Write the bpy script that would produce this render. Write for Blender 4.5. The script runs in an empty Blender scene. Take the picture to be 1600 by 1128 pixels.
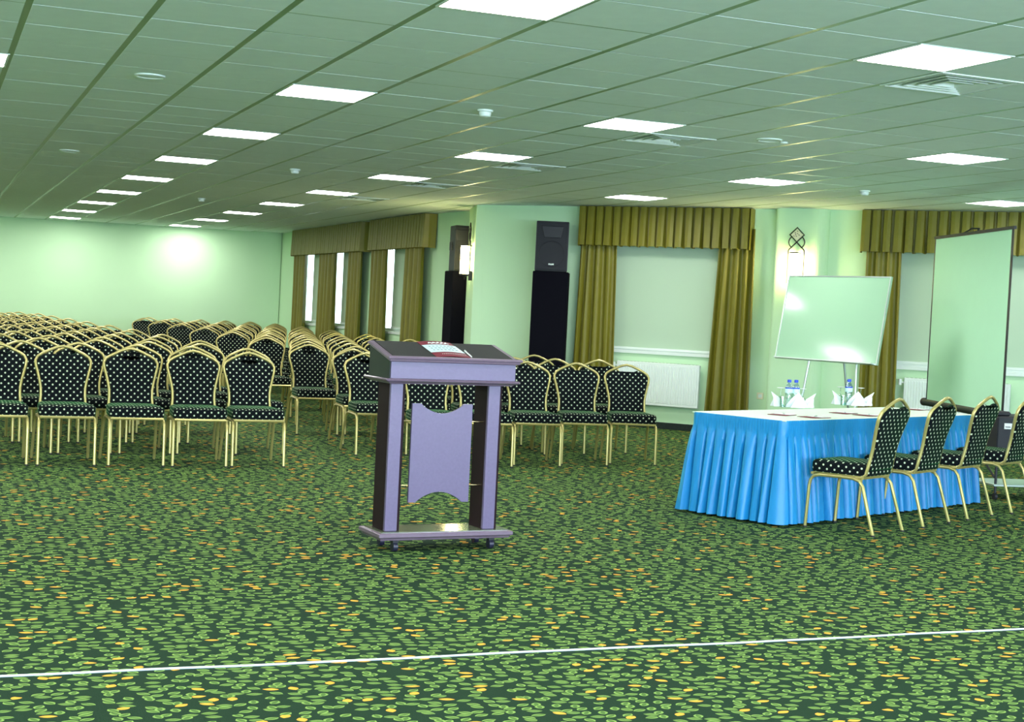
import bpy, bmesh, math, random
from mathutils import Vector, Matrix

random.seed(7)
C = bpy.context.scene.collection
S = bpy.context.scene
PI = math.pi
sin, cos = math.sin, math.cos

# ------------------------------------------------------------------ camera
F_PX, YAW, PITCH, ROLL = 2306.39, .3786, -.0328, .0495
CAM_Z, TILE = 1.42, .6
HC = CAM_Z + 2.4411 * TILE
Fv = Vector((sin(YAW) * cos(PITCH), cos(YAW) * cos(PITCH), sin(PITCH)))
R0 = Vector((cos(YAW), -sin(YAW), 0))
U0 = R0.cross(Fv)
Rv = R0 * cos(ROLL) + U0 * sin(ROLL)
Uv = -R0 * sin(ROLL) + U0 * cos(ROLL)
cd = bpy.data.cameras.new('camera')
cam = bpy.data.objects.new('camera', cd)
C.objects.link(cam)
cd.sensor_fit = 'HORIZONTAL'
cd.sensor_width = 36
cd.lens = F_PX * 36 / 1600
cd.clip_start, cd.clip_end = .05, 200
M = Matrix((Rv, Uv, -Fv)).transposed().to_4x4()
M.translation = Vector((0, 0, CAM_Z))
cam.matrix_world = M
S.camera = cam

def px(P):
    d = Vector(P) - Vector((0, 0, CAM_Z))
    z = d.dot(Fv)
    if z < .2:
        return (-9999, -9999, z)
    return (800 + F_PX * d.dot(Rv) / z, 564 - F_PX * d.dot(Uv) / z, z)

# ------------------------------------------------------------------ view, world, daylight
S.view_settings.view_transform = 'Standard'
S.view_settings.look = 'None'
S.view_settings.exposure = 0.5
S.view_settings.gamma = 1
S.view_settings.use_curve_mapping = False
PANEL_L = 25.0
W = bpy.data.worlds.new('daylight')
S.world = W
W.use_nodes = True
bg = W.node_tree.nodes['Background']
bg.inputs[0].default_value = (.80, .92, 1.0, 1)
bg.inputs[1].default_value = 3.5

def area(name, loc, rot, sx, sy, power, col):
    l = bpy.data.lights.new(name, 'AREA')
    l.shape = 'RECTANGLE'
    l.size, l.size_y, l.energy, l.color = sx, sy, power, col
    o = bpy.data.objects.new(name, l)
    o.location, o.rotation_euler = loc, rot
    C.objects.link(o)
    return o
# daylight through the windows in the wall behind the camera
DAY = (.62, .74, 1.0)
for wx in (-3.2, 1.2, 5.6, 10.0):
    area('window_daylight', (wx, -3.93, 1.65), (PI / 2, 0, 0), 2.6, 1.5, 430, DAY)

# ------------------------------------------------------------------ materials
def new_mat(name):
    m = bpy.data.materials.new(name)
    m.use_nodes = True
    nt = m.node_tree
    return m, nt, nt.nodes['Principled BSDF']

def N(nt, t, **kw):
    n = nt.nodes.new(t)
    for k, v in kw.items():
        setattr(n, k, v)
    return n

def plain(name, col, rough=.6, metal=0, spec=.5, var=.0, scale=6, bump=0, bscale=60, **kw):
    m, nt, b = new_mat(name)
    b.inputs['Roughness'].default_value = rough
    b.inputs['Metallic'].default_value = metal
    b.inputs['Specular IOR Level'].default_value = spec
    for k, v in kw.items():
        b.inputs[k.replace('_', ' ')].default_value = v
    tc = N(nt, 'ShaderNodeTexCoord')
    no = N(nt, 'ShaderNodeTexNoise')
    no.inputs['Scale'].default_value = scale
    no.inputs['Detail'].default_value = 4
    nt.links.new(tc.outputs['Object'], no.inputs['Vector'])
    mx = N(nt, 'ShaderNodeMix', data_type='RGBA')
    v = var
    mx.inputs['A'].default_value = (*[c * (1 - v) for c in col], 1)
    mx.inputs['B'].default_value = (*[min(1, c * (1 + v)) for c in col], 1)
    nt.links.new(no.outputs['Fac'], mx.inputs['Factor'])
    nt.links.new(mx.outputs['Result'], b.inputs['Base Color'])
    if bump:
        n2 = N(nt, 'ShaderNodeTexNoise')
        n2.inputs['Scale'].default_value = bscale
        nt.links.new(tc.outputs['Object'], n2.inputs['Vector'])
        bp = N(nt, 'ShaderNodeBump')
        bp.inputs['Strength'].default_value = bump
        bp.inputs['Distance'].default_value = .004
        nt.links.new(n2.outputs['Fac'], bp.inputs['Height'])
        nt.links.new(bp.outputs['Normal'], b.inputs['Normal'])
    return m

def emit(name, col, strength, base=(.9, .9, .9)):
    m, nt, b = new_mat(name)
    b.inputs['Base Color'].default_value = (*base, 1)
    b.inputs['Emission Color'].default_value = (*col, 1)
    b.inputs['Emission Strength'].default_value = strength
    return m

M_wall = plain('wall_paint', (.54, .78, .48), .75, var=.03, scale=1.5, bump=.15, bscale=90)
M_tile = plain('ceiling_tile', (.78, .87, .85), .9, var=.05, scale=9, bump=.35, bscale=160, spec=.2)
M_bar = plain('ceiling_bar', (.20, .34, .16), .34, spec=.8, var=.03)
M_white = plain('white_paint', (.72, .80, .72), .45, var=.03)
M_blackp = plain('black_plastic', (.006, .007, .011), .55, var=.1)
M_grille = plain('speaker_grille', (.005, .006, .011), .7, var=.1, bump=.3, bscale=400)
M_blackc = plain('black_cloth', (.003, .003, .006), .95, spec=.1, var=.1)
M_wood = plain('dark_mahogany', (.012, .004, .006), .6, spec=.15, var=.3, scale=14)
M_front = plain('bluelit_mahogany', (.115, .088, .165), .35, spec=.5, var=.12, scale=60, bump=.1, bscale=300)  # mahogany with the bluish daylight on it put into the base colour
M_trimw = plain('mauve_moulding', (.15, .105, .145), .3, spec=.6, var=.15, scale=30)
M_top = plain('dark_leatherette', (.010, .013, .011), .6, spec=.15, var=.2, scale=40, bump=.1, bscale=200)
M_brass = plain('brass', (.75, .62, .35), .25, metal=1)
M_gold = plain('gold_frame', (.50, .43, .15), .33, metal=.55, var=.08, scale=20, spec=.7)
M_foot = plain('rubber_foot', (.02, .02, .02), .7)
M_curt = plain('olive_curtain', (.165, .150, .007), .55, var=.12, scale=8, bump=.1, bscale=150, Sheen_Weight=.12, Sheen_Roughness=.4)
M_curt.node_tree.nodes['Principled BSDF'].inputs['Sheen Tint'].default_value = (.8, .8, .3, 1)
M_iron = plain('wrought_iron', (.02, .015, .015), .5, metal=.3)
M_cream = plain('cream_inlay', (.75, .72, .48), .5)
M_cloth = plain('white_tablecloth', (.56, .70, .52), .7, var=.03, Sheen_Weight=.2)
M_skirt = plain('blue_satin', (.010, .215, .49), .36, var=.08, scale=5, bump=.12, bscale=50, spec=.35, Sheen_Weight=.6, Sheen_Roughness=.35)
M_skirt.node_tree.nodes['Principled BSDF'].inputs['Sheen Tint'].default_value = (.15, 1, .85, 1)
M_nap = plain('napkin_linen', (.86, .92, .86), .8, var=.02)
M_china = plain('white_china', (.85, .9, .85), .15)
M_red = plain('crimson_print', (.15, .004, .018), .5, spec=.2)
M_cyan = plain('pale_cyan_print', (.55, .80, .78), .4)
M_grey = plain('grey_print', (.25, .33, .33), .5)
M_paper = plain('white_paper', (.8, .85, .8), .6)
M_board = plain('white_enamel', (.36, .58, .38), .10, spec=.6, var=.01)
M_alu = plain('aluminium', (.6, .68, .64), .3, metal=.8)
M_screen = plain('projection_fabric', (.56, .94, .66), .7, var=.02)
M_blue = plain('blue_cap', (.01, .06, .55), .4)
M_cable = plain('white_cable', (.55, .60, .60), .5)
M_carp_edge = plain('dark_carpet_edge', (.012, .022, .016), .95, var=.5, scale=40)
M_panel = emit('light_diffuser', (1, .985, .98), PANEL_L)
M_lampg = emit('lamp_glass', (1, .84, .38), 42.0)
M_ext = plain('outer_render', (.6, .6, .6), .8)

def blind_mat():
    m, nt, b = new_mat('roller_blind_fabric')
    b.inputs['Base Color'].default_value = (.52, .68, .48, 1)
    b.inputs['Roughness'].default_value = .8
    tr = N(nt, 'ShaderNodeBsdfTranslucent')
    tr.inputs['Color'].default_value = (.55, .60, .52, 1)
    tc = N(nt, 'ShaderNodeTexCoord')
    no = N(nt, 'ShaderNodeTexNoise')
    no.inputs['Scale'].default_value = 1.3
    nt.links.new(tc.outputs['Object'], no.inputs['Vector'])
    mr = N(nt, 'ShaderNodeMapRange')
    mr.inputs['To Min'].default_value = .12
    mr.inputs['To Max'].default_value = .2
    nt.links.new(no.outputs['Fac'], mr.inputs['Value'])
    mix = N(nt, 'ShaderNodeMixShader')
    nt.links.new(mr.outputs['Result'], mix.inputs['Fac'])
    nt.links.new(b.outputs['BSDF'], mix.inputs[1])
    nt.links.new(tr.outputs['BSDF'], mix.inputs[2])
    nt.links.new(mix.outputs['Shader'], nt.nodes['Material Output'].inputs['Surface'])
    return m
M_blind = blind_mat()

def glass_mat(name, col, gl=.12):
    m, nt, b = new_mat(name)
    tr = N(nt, 'ShaderNodeBsdfTransparent')
    tr.inputs['Color'].default_value = (*col, 1)
    g = N(nt, 'ShaderNodeBsdfGlossy')
    g.inputs['Roughness'].default_value = .05
    mix = N(nt, 'ShaderNodeMixShader')
    mix.inputs['Fac'].default_value = gl
    nt.links.new(tr.outputs['BSDF'], mix.inputs[1])
    nt.links.new(g.outputs['BSDF'], mix.inputs[2])
    nt.links.new(mix.outputs['Shader'], nt.nodes['Material Output'].inputs['Surface'])
    return m
M_pane = glass_mat('window_glass', (.95, 1, .98), .06)
M_glass = glass_mat('clear_glass', (.86, .95, .90), .22)
M_bottle = glass_mat('bottle_plastic', (.82, .93, .95), .25)

def fabric_mat():
    m, nt, b = new_mat('dotted_fabric')
    uv = N(nt, 'ShaderNodeTexCoord')
    mp = N(nt, 'ShaderNodeMapping')
    k = 1 / .0405
    mp.inputs['Rotation'].default_value = (0, 0, PI / 4)
    mp.inputs['Scale'].default_value = (k, k, 1)
    nt.links.new(uv.outputs['UV'], mp.inputs['Vector'])
    fr = N(nt, 'ShaderNodeVectorMath', operation='FRACTION')
    nt.links.new(mp.outputs['Vector'], fr.inputs[0])
    sb = N(nt, 'ShaderNodeVectorMath', operation='SUBTRACT')
    sb.inputs[1].default_value = (.5, .5, 0)
    nt.links.new(fr.outputs[0], sb.inputs[0])
    mz = N(nt, 'ShaderNodeVectorMath', operation='MULTIPLY')
    mz.inputs[1].default_value = (1, 1, 0)
    nt.links.new(sb.outputs[0], mz.inputs[0])
    ln = N(nt, 'ShaderNodeVectorMath', operation='LENGTH')
    nt.links.new(mz.outputs[0], ln.inputs[0])
    mr = N(nt, 'ShaderNodeMapRange')
    mr.inputs['From Min'].default_value = .21
    mr.inputs['From Max'].default_value = .13
    nt.links.new(ln.outputs['Value'], mr.inputs['Value'])
    # faint second motif halfway between the dots
    fr2 = N(nt, 'ShaderNodeVectorMath', operation='ADD')
    fr2.inputs[1].default_value = (.5, 0, 0)
    nt.links.new(mp.outputs['Vector'], fr2.inputs[0])
    f2 = N(nt, 'ShaderNodeVectorMath', operation='FRACTION')
    nt.links.new(fr2.outputs[0], f2.inputs[0])
    s2 = N(nt, 'ShaderNodeVectorMath', operation='SUBTRACT')
    s2.inputs[1].default_value = (.5, .5, 0)
    nt.links.new(f2.outputs[0], s2.inputs[0])
    l2 = N(nt, 'ShaderNodeVectorMath', operation='LENGTH')
    nt.links.new(s2.outputs[0], l2.inputs[0])
    m2 = N(nt, 'ShaderNodeMapRange')
    m2.inputs['From Min'].default_value = .14
    m2.inputs['From Max'].default_value = .08
    m2.inputs['To Max'].default_value = .15
    nt.links.new(l2.outputs['Value'], m2.inputs['Value'])
    c1 = N(nt, 'ShaderNodeMix', data_type='RGBA')
    c1.inputs['A'].default_value = (.001, .003, .004, 1)
    c1.inputs['B'].default_value = (.03, .08, .05, 1)
    nt.links.new(m2.outputs['Result'], c1.inputs['Factor'])
    c2 = N(nt, 'ShaderNodeMix', data_type='RGBA')
    c2.inputs['B'].default_value = (.54, .62, .42, 1)
    nt.links.new(c1.outputs['Result'], c2.inputs['A'])
    nt.links.new(mr.outputs['Result'], c2.inputs['Factor'])
    nt.links.new(c2.outputs['Result'], b.inputs['Base Color'])
    b.inputs['Roughness'].default_value = .9
    b.inputs['Specular IOR Level'].default_value = .15
    b.inputs['Sheen Weight'].default_value = .10
    b.inputs['Sheen Roughness'].default_value = .35
    b.inputs['Sheen Tint'].default_value = (.02, .9, .15, 1)
    return m
M_fab = fabric_mat()

def carpet_mat():
    m, nt, b = new_mat('leaf_carpet')
    L = nt.links.new
    tc = N(nt, 'ShaderNodeTexCoord')
    k = 1 / .056
    mp = N(nt, 'ShaderNodeMapping')
    mp.inputs['Scale'].default_value = (k * .85, k * 1.1, 1)
    L(tc.outputs['Object'], mp.inputs['Vector'])
    vo = N(nt, 'ShaderNodeTexVoronoi', voronoi_dimensions='2D')
    vo.inputs['Scale'].default_value = 1
    vo.inputs['Randomness'].default_value = .78
    L(mp.outputs['Vector'], vo.inputs['Vector'])
    d = N(nt, 'ShaderNodeVectorMath', operation='SUBTRACT')
    L(mp.outputs['Vector'], d.inputs[0])
    L(vo.outputs['Position'], d.inputs[1])
    sp = N(nt, 'ShaderNodeSeparateColor')
    L(vo.outputs['Color'], sp.inputs['Color'])
    ang = N(nt, 'ShaderNodeMapRange')
    ang.inputs['To Min'].default_value = -1.45
    ang.inputs['To Max'].default_value = 1.6
    L(sp.outputs['Red'], ang.inputs['Value'])
    ro = N(nt, 'ShaderNodeVectorRotate', rotation_type='Z_AXIS')
    L(d.outputs[0], ro.inputs['Vector'])
    L(ang.outputs['Result'], ro.inputs['Angle'])
    sx = N(nt, 'ShaderNodeSeparateXYZ')
    L(ro.outputs['Vector'], sx.inputs['Vector'])
    def mth(op, a, bb=None, c=None):
        n = N(nt, 'ShaderNodeMath', operation=op)
        for i, v in enumerate((a, bb, c)):
            if v is None: continue
            if isinstance(v, (int, float)): n.inputs[i].default_value = v
            else: L(v, n.inputs[i])
        return n.outputs[0]
    u = mth('DIVIDE', sx.outputs['X'], .47)
    u2 = mth('MULTIPLY', u, u)
    w = mth('MULTIPLY', mth('SUBTRACT', 1.0, u2), .28)
    w = mth('MAXIMUM', w, .0001)
    t = mth('DIVIDE', mth('ABSOLUTE', sx.outputs['Y']), w)
    leaf = mth('LESS_THAN', t, 1.0)
    rim = mth('GREATER_THAN', t, .50)
    org = mth('GREATER_THAN', sp.outputs['Green'], .925)
    gone = mth('LESS_THAN', sp.outputs['Blue'], .04)
    leaf = mth('MULTIPLY', leaf, mth('SUBTRACT', 1.0, gone))
    no = N(nt, 'ShaderNodeTexNoise')
    no.inputs['Scale'].default_value = 300
    L(tc.outputs['Object'], no.inputs['Vector'])
    base = N(nt, 'ShaderNodeMix', data_type='RGBA')
    base.inputs['A'].default_value = (.005, .020, .009, 1)
    base.inputs['B'].default_value = (.016, .045, .020, 1)
    L(no.outputs['Fac'], base.inputs['Factor'])
    lc = N(nt, 'ShaderNodeMix', data_type='RGBA')
    lc.inputs['A'].default_value = (.080, .155, .036, 1)
    lc.inputs['B'].default_value = (.205, .335, .078, 1)
    L(rim, lc.inputs['Factor'])
    oc = N(nt, 'ShaderNodeMix', data_type='RGBA')
    oc.inputs['B'].default_value = (.66, .36, .045, 1)
    L(lc.outputs['Result'], oc.inputs['A'])
    L(org, oc.inputs['Factor'])
    fc = N(nt, 'ShaderNodeMix', data_type='RGBA')
    L(base.outputs['Result'], fc.inputs['A'])
    L(oc.outputs['Result'], fc.inputs['B'])
    L(leaf, fc.inputs['Factor'])
    L(fc.outputs['Result'], b.inputs['Base Color'])
    b.inputs['Roughness'].default_value = .95
    b.inputs['Specular IOR Level'].default_value = .1
    bp = N(nt, 'ShaderNodeBump')
    bp.inputs['Strength'].default_value = .4
    bp.inputs['Distance'].default_value = .004
    L(no.outputs['Fac'], bp.inputs['Height'])
    L(bp.outputs['Normal'], b.inputs['Normal'])
    return m
M_carpet = carpet_mat()

# ------------------------------------------------------------------ mesh helpers
class MB:
    def __init__(s):
        s.v, s.f = [], []
    def add(s, vs, fs):
        o = len(s.v)
        s.v += [tuple(v) for v in vs]
        s.f += [tuple(i + o for i in f) for f in fs]
        return s
    def box(s, x0, x1, y0, y1, z0, z1, mtx=None, bev=0):
        if bev:
            b = bev
            prof = [(z0, b), (z0 + b, 0), (z1 - b, 0), (z1, b)]
            rings = []
            for z, i in prof:
                a, c, e, g = x0 + i, x1 - i, y0 + i, y1 - i
                q = b * .6
                rings.append([(a + q, e, z), (c - q, e, z), (c, e + q, z), (c, g - q, z), (c - q, g, z), (a + q, g, z), (a, g - q, z), (a, e + q, z)])
            return s.loft(rings, mtx=mtx)
        vs = [Vector((x, y, z)) for z in (z0, z1) for x, y in ((x0, y0), (x1, y0), (x1, y1), (x0, y1))]
        if mtx: vs = [mtx @ v for v in vs]
        return s.add(vs, [(3, 2, 1, 0), (4, 5, 6, 7), (0, 1, 5, 4), (1, 2, 6, 5), (2, 3, 7, 6), (3, 0, 4, 7)])
    def loft(s, rings, cap=True, mtx=None, closed=True):
        n = len(rings[0])
        vs = [Vector(p) for r in rings for p in r]
        if mtx: vs = [mtx @ v for v in vs]
        fs = []
        for i in range(len(rings) - 1):
            for j in range(n if closed else n - 1):
                k = (j + 1) % n
                fs.append((i * n + j, i * n + k, (i + 1) * n + k, (i + 1) * n + j))
        if cap:
            fs.append(tuple(reversed(range(n))))
            fs.append(tuple((len(rings) - 1) * n + j for j in range(n)))
        return s.add(vs, fs)
    def prism(s, poly, z0, z1):
        return s.loft([[(x, y, z0) for x, y in poly], [(x, y, z1) for x, y in poly]])
    def tube(s, pts, r, n=8, closed=False, ry=None, up=None):
        pts = [Vector(p) for p in pts]
        m = len(pts)
        rings = []
        prev = None
        for i, p in enumerate(pts):
            a = pts[(i - 1) % m] if (closed or i > 0) else p
            b = pts[(i + 1) % m] if (closed or i < m - 1) else p
            t = (b - a).normalized()
            if prev is None:
                ref = Vector(up) if up else (Vector((0, 0, 1)) if abs(t.z) < .9 else Vector((1, 0, 0)))
                x = t.cross(ref).normalized()
            else:
                x = (prev - t * prev.dot(t)).normalized()
            prev = x
            y = t.cross(x)
            rr = r[i] if isinstance(r, (list, tuple)) else r
            r2 = ry if ry else rr
            rings.append([p + x * rr * cos(2 * PI * k / n) + y * r2 * sin(2 * PI * k / n) for k in range(n)])
        if closed:
            rings.append(rings[0])
        return s.loft(rings, cap=not closed)
    def cyl(s, c, r, z0, z1, n=16, r2=None):
        r2 = r if r2 is None else r2
        return s.loft([[(c[0] + q * cos(2 * PI * k / n), c[1] + q * sin(2 * PI * k / n), z) for k in range(n)] for z, q in ((z0, r), (z1, r2))])
    def lathe(s, c, prof, n=16):
        return s.loft([[(c[0] + r * cos(2 * PI * k / n), c[1] + r * sin(2 * PI * k / n), c[2] + z) for k in range(n)] for r, z in prof])
    def quad(s, a, b, c, d):
        return s.add([a, b, c, d], [(0, 1, 2, 3)])
    def build(s, name, mat, parent=None, smooth=False, uv=False):
        me = bpy.data.meshes.new(name)
        me.from_pydata(s.v, [], s.f)
        bm = bmesh.new()
        bm.from_mesh(me)
        bmesh.ops.recalc_face_normals(bm, faces=bm.faces)
        if uv:
            lay = bm.loops.layers.uv.new('UVMap')
            for f in bm.faces:
                n = f.normal
                a = [abs(n.x), abs(n.y), abs(n.z) ]
                if f.calc_area() and uv == 'xz': k = 1 if a[0] < .85 else 0
                else: k = a.index(max(a))
                for l in f.loops:
                    c = l.vert.co
                    l[lay].uv = ((c.y, c.z), (c.x, c.z), (c.x, c.y))[k]
        bm.to_mesh(me)
        bm.free()
        me.materials.append(mat)
        if smooth:
            for p in me.polygons: p.use_smooth = True
            try: me.set_sharp_from_angle(angle=math.radians(45))
            except Exception: pass
        o = bpy.data.objects.new(name, me)
        C.objects.link(o)
        if parent is not None:
            o.parent = parent
        return o

def B(x0, x1, y0, y1, z0, z1, bev=0):
    return MB().box(x0, x1, y0, y1, z0, z1, bev=bev)


def tag(o, label=None, cat=None, group=None, kind=None):
    if label: o['label'] = label
    if cat: o['category'] = cat
    if group: o['group'] = group
    if kind: o['kind'] = kind
    return o

def thing(name, label, cat, loc=(0, 0, 0), rz=0, group=None):
    o = bpy.data.objects.new(name, None)
    o.empty_display_size = .1
    o.location = loc
    o.rotation_euler = (0, 0, rz)
    C.objects.link(o)
    return tag(o, label, cat, group)

def struct(name, mb, mat, parent=None, **k):
    o = mb.build(name, mat, parent, **k)
    if parent is None: o['kind'] = 'structure'
    return o

def dup(root, loc, rz, label=None, group=None):
    r = root.copy()
    C.objects.link(r)
    r.location, r.rotation_euler = loc, (0, 0, rz)
    if label: r['label'] = label
    if group: r['group'] = group
    for ch in list(KIDS[root.name]):
        c = ch.copy()
        C.objects.link(c)
        c.parent = r
        for g in KIDS.get(ch.name, []):
            d = g.copy()
            C.objects.link(d)
            d.parent = c
    return r
KIDS = {}
def reg(root):
    KIDS[root.name] = [o for o in C.objects if o.parent is root]
    for c in KIDS[root.name]:
        KIDS[c.name] = [o for o in C.objects if o.parent is c]
    return root

ORD = 'zeroth first second third fourth fifth sixth seventh eighth ninth tenth eleventh twelfth thirteenth fourteenth fifteenth sixteenth seventeenth eighteenth nineteenth twentieth twenty-first twenty-second'.split()

# ------------------------------------------------------------------ room frames
class Frame:
    """a wall's own axes: s along it, off into the room, z up"""
    def __init__(f, A, Bp, inside):
        f.A = Vector(A)
        d = Vector(Bp) - f.A
        f.len = d.length
        f.t = d.normalized()
        n = Vector((-f.t.y, f.t.x))
        if n.dot(Vector(inside) - f.A) < 0: n = -n
        f.n = n
    def P(f, s, off, z):
        q = f.A + f.t * s + f.n * off
        return (q.x, q.y, z)
    def mtx(f, s=0, off=0, z=0):
        # local x = s, local y = away from the wall, local z up
        m = Matrix(((f.t.x, f.n.x, 0, 0), (f.t.y, f.n.y, 0, 0), (0, 0, 1, 0), (0, 0, 0, 1)))
        m.translation = Vector(f.P(s, off, z))
        return m
INS = (2, 8)
P0 = (7.03, 19.27)
FL = Frame((7.25, 22.1), (7.096, 31.6), INS)
FR_ = Frame((7.42, 20.2), (7.258, 21.6), INS)
tD = Vector((4.95, -5.4)).normalized()
P1 = (P0[0] + tD.x * 11, P0[1] + tD.y * 11)
FD = Frame(P0, P1, INS)
FAR_Y = 33.75
def far_y(x): return 31.6 + (7.1 - x) * .1641
FFAR = Frame((-6, 33.75), (7.1, 31.6), INS)
FLEFT = Frame((-6, -4), (-6, FAR_Y), INS)
FBACK = Frame((-6, -4), (P1[0], -4), INS)
FRIGHT = Frame((P1[0], -4), P1, INS)

def wall(name, f, openings=(), th=.28, s0=0, s1=None, mat=None):
    mb = MB()
    s1 = f.len if s1 is None else s1
    cuts = sorted({s0, s1, *[v for o in openings for v in o[:2]]})
    for a, b in zip(cuts[:-1], cuts[1:]):
        z = 0
        for o in sorted(openings, key=lambda o: o[2]):
            if o[0] <= a and o[1] >= b:
                mb.box(a, b, -th, 0, z, o[2], mtx=f.mtx())
                z = o[3]
        mb.box(a, b, -th, 0, z, HC + .12, mtx=f.mtx())
    return struct(name, mb, mat or M_wall)

# floor and ceiling slab
xmax = P1[0]
fl = struct('floor', B(-6.3, xmax + .3, -4.3, FAR_Y + .3, -.1, 0), M_carpet)

# window openings (s0, s1, z0, z1)
WL = [(.3, 2.45, 1.0, 2.5), (3.5, 5.6, 1.0, 2.5), (5.75, 7.8, 1.0, 2.5)]
WD = [(1.95, 3.80, 1.0, 2.5), (5.72, 7.95, 1.0, 2.5)]
WB = [(1.6, 4.2, .9, 2.4), (6.0, 8.6, .9, 2.4), (10.4, 13.0, .9, 2.4), (14.8, 17.4, .9, 2.4)]
wall('wall_long', FL, WL, s0=-.5, s1=FL.len + .28, th=.125)
wall('wall_recess', FR_, s0=-.2, s1=FR_.len)
wall('wall_angled', FD, WD, s0=.0)
wall('wall_far', FFAR, s0=-.28, s1=FFAR.len - .02)
wall('wall_left', FLEFT)
wall('wall_back', FBACK, WB, s0=-.28, s1=FBACK.len + .28)
wall('wall_right', FRIGHT)
# corner pillar where the long wall turns, and the rounded pilaster on the angled wall
struct('pillar', MB().prism([(7.03, 19.27), (7.265, 20.2), (7.7, 20.25), (7.6, 19.0), (7.12, 19.17)], 0, HC + .1), M_wall)
mb = MB()
poly = [(4.28, -.05)]
for k in range(5):
    a = PI - k * PI / 8
    poly.append((4.33 + .05 * cos(a), .09 + .05 * sin(a)))
for k in range(9):
    a = PI / 2 - k * PI / 16
    poly.append((4.80 + .14 * cos(a), .0 + .14 * sin(a)))
poly.append((4.94, -.05))
mb.prism([FD.P(s, o, 0)[:2] for s, o in poly], 0, HC + .1)
struct('pilaster', mb, M_wall)

def baseboard(name, f, s0, s1, gap=()):
    mb = MB()
    mb.box(s0, s1, 0, .018, 0, .085, mtx=f.mtx())
    return struct(name, mb, M_carp_edge)
baseboard('baseboard_angled', FD, .0, 4.27)
baseboard('baseboard_angled', FD, 4.96, FD.len)
baseboard('baseboard_long', FL, -.5, FL.len)
baseboard('baseboard_far', FFAR, 0, FFAR.len)

# ------------------------------------------------------------------ ceiling
GX, GY = .2252, .94       # tile centres sit at integer + these, in tiles
ceil = struct('ceiling', B(-6.3, xmax + .3, -4.3, FAR_Y + .3, HC + .045, HC + .15), M_tile)

def inside(x, y):
    if y > far_y(x) + .1 or y < -4 or x < -6 or x > xmax: return False
    d = (Vector((x, y)) - FD.A).dot(FD.n)
    if y < 19.3 and d < -.25: return False
    if y >= 19.3 and x > 7.4: return False
    return True

lights = []
for col, xi in (('row', -8), ('row', -4), ('left', 0), ('main', 4), ('mid', 8), ('right', 13), ('row', 18)):
    for yi in (-4, 1, 6, 10, 16, 21, 26, 31, 36, 41, 46, 51):
        yy = yi
        x, y = (xi + GX) * TILE, (yy + GY) * TILE
        if inside(x, y) and inside(x + .5, y + .3):
            lights.append((xi, yy, x, y))
cells_used = {(xi, yi) for xi, yi, _, _ in lights}
vents = [(9, 11), (9, 17), (9, 22), (9, 27), (9, 32), (18, 21)]
cells_used |= set(vents)

# tiles
PITCH_T = TILE
def tile_mb(cx=0, cy=0):
    mb = MB()
    h = .5 * TILE
    a, b = h - .018, h - .0195
    rings = [[(cx + sx * q, cy + sy * (q + .0135), z) for sx, sy in ((-1, -1), (1, -1), (1, 1), (-1, 1))] for z, q in ((.03, a), (.0015, a), (0, b))]
    mb.loft(rings)
    return mb
tile_proto = tile_mb().build('ceiling_tile', M_tile, ceil)
cand, rest = [], []
for i in range(-11, 25):
    for j in range(-7, 54):
        if (i, j) in cells_used: continue
        x, y = (i + GX) * TILE, (j + GY) * TILE
        if not inside(x, y): continue
        ps = [px((x + a, y + b, HC)) for a in (-.3, .3) for b in (-.3, .3)]
        vis = all(p[2] > .5 for p in ps) and max(p[0] for p in ps) > 2 and min(p[0] for p in ps) < 1598 and max(p[1] for p in ps) > 2
        if vis:
            w = max(p[0] for p in ps) - min(p[0] for p in ps)
            h = max(p[1] for p in ps) - min(p[1] for p in ps)
            cand.append((w * h, x, y))
        else:
            rest.append((x, y))
cand.sort(reverse=True)
for k, (_, x, y) in enumerate(cand):
    if k < 300:
        o = tile_proto if k == 0 else tile_proto.copy()
        if k: C.objects.link(o)
        o.location = (x, y, HC + random.uniform(-.0008, .0008))
    else:
        rest.append((x, y))
mb = MB()
for x, y in rest:
    t = tile_mb(x, y)
    mb.add([(a, b, c + HC) for a, b, c in t.v], t.f)
o = mb.build('ceiling_tile_field', M_tile, ceil)
o['kind'] = 'stuff'
# T-bars: main runners along the room, cross bars between them
mb = MB()
for i in range(-11, 26):
    x = (i + GX - .5) * TILE
    y1 = far_y(x) + .05
    if x > 7.2: y1 = 19.3 - (x - 6.98) * 5.4 / 4.95 + .1
    mb.box(x - .018, x + .018, -4, max(y1, -3), HC + .0005, HC + .04)
o = mb.build('main_runner_bars', M_bar, ceil)
o['kind'] = 'stuff'
mb = MB()
for j in range(-7, 54):
    y = (j + GY - .5) * TILE
    x1 = 7.3
    if y < 19.3: x1 = min(xmax, 6.98 + (19.3 - y) * 4.95 / 5.4 + .1)
    if y > 33.4: continue
    if y > 31.6: x1 = 7.1 - (y - 31.6) / .1641 + .1
    if x1 < -5.8: continue
    mb.box(-6, x1, y - .0125, y + .0125, HC + .0006, HC + .038)
o = mb.build('cross_bars', M_bar, ceil)
o['kind'] = 'stuff'

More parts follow.
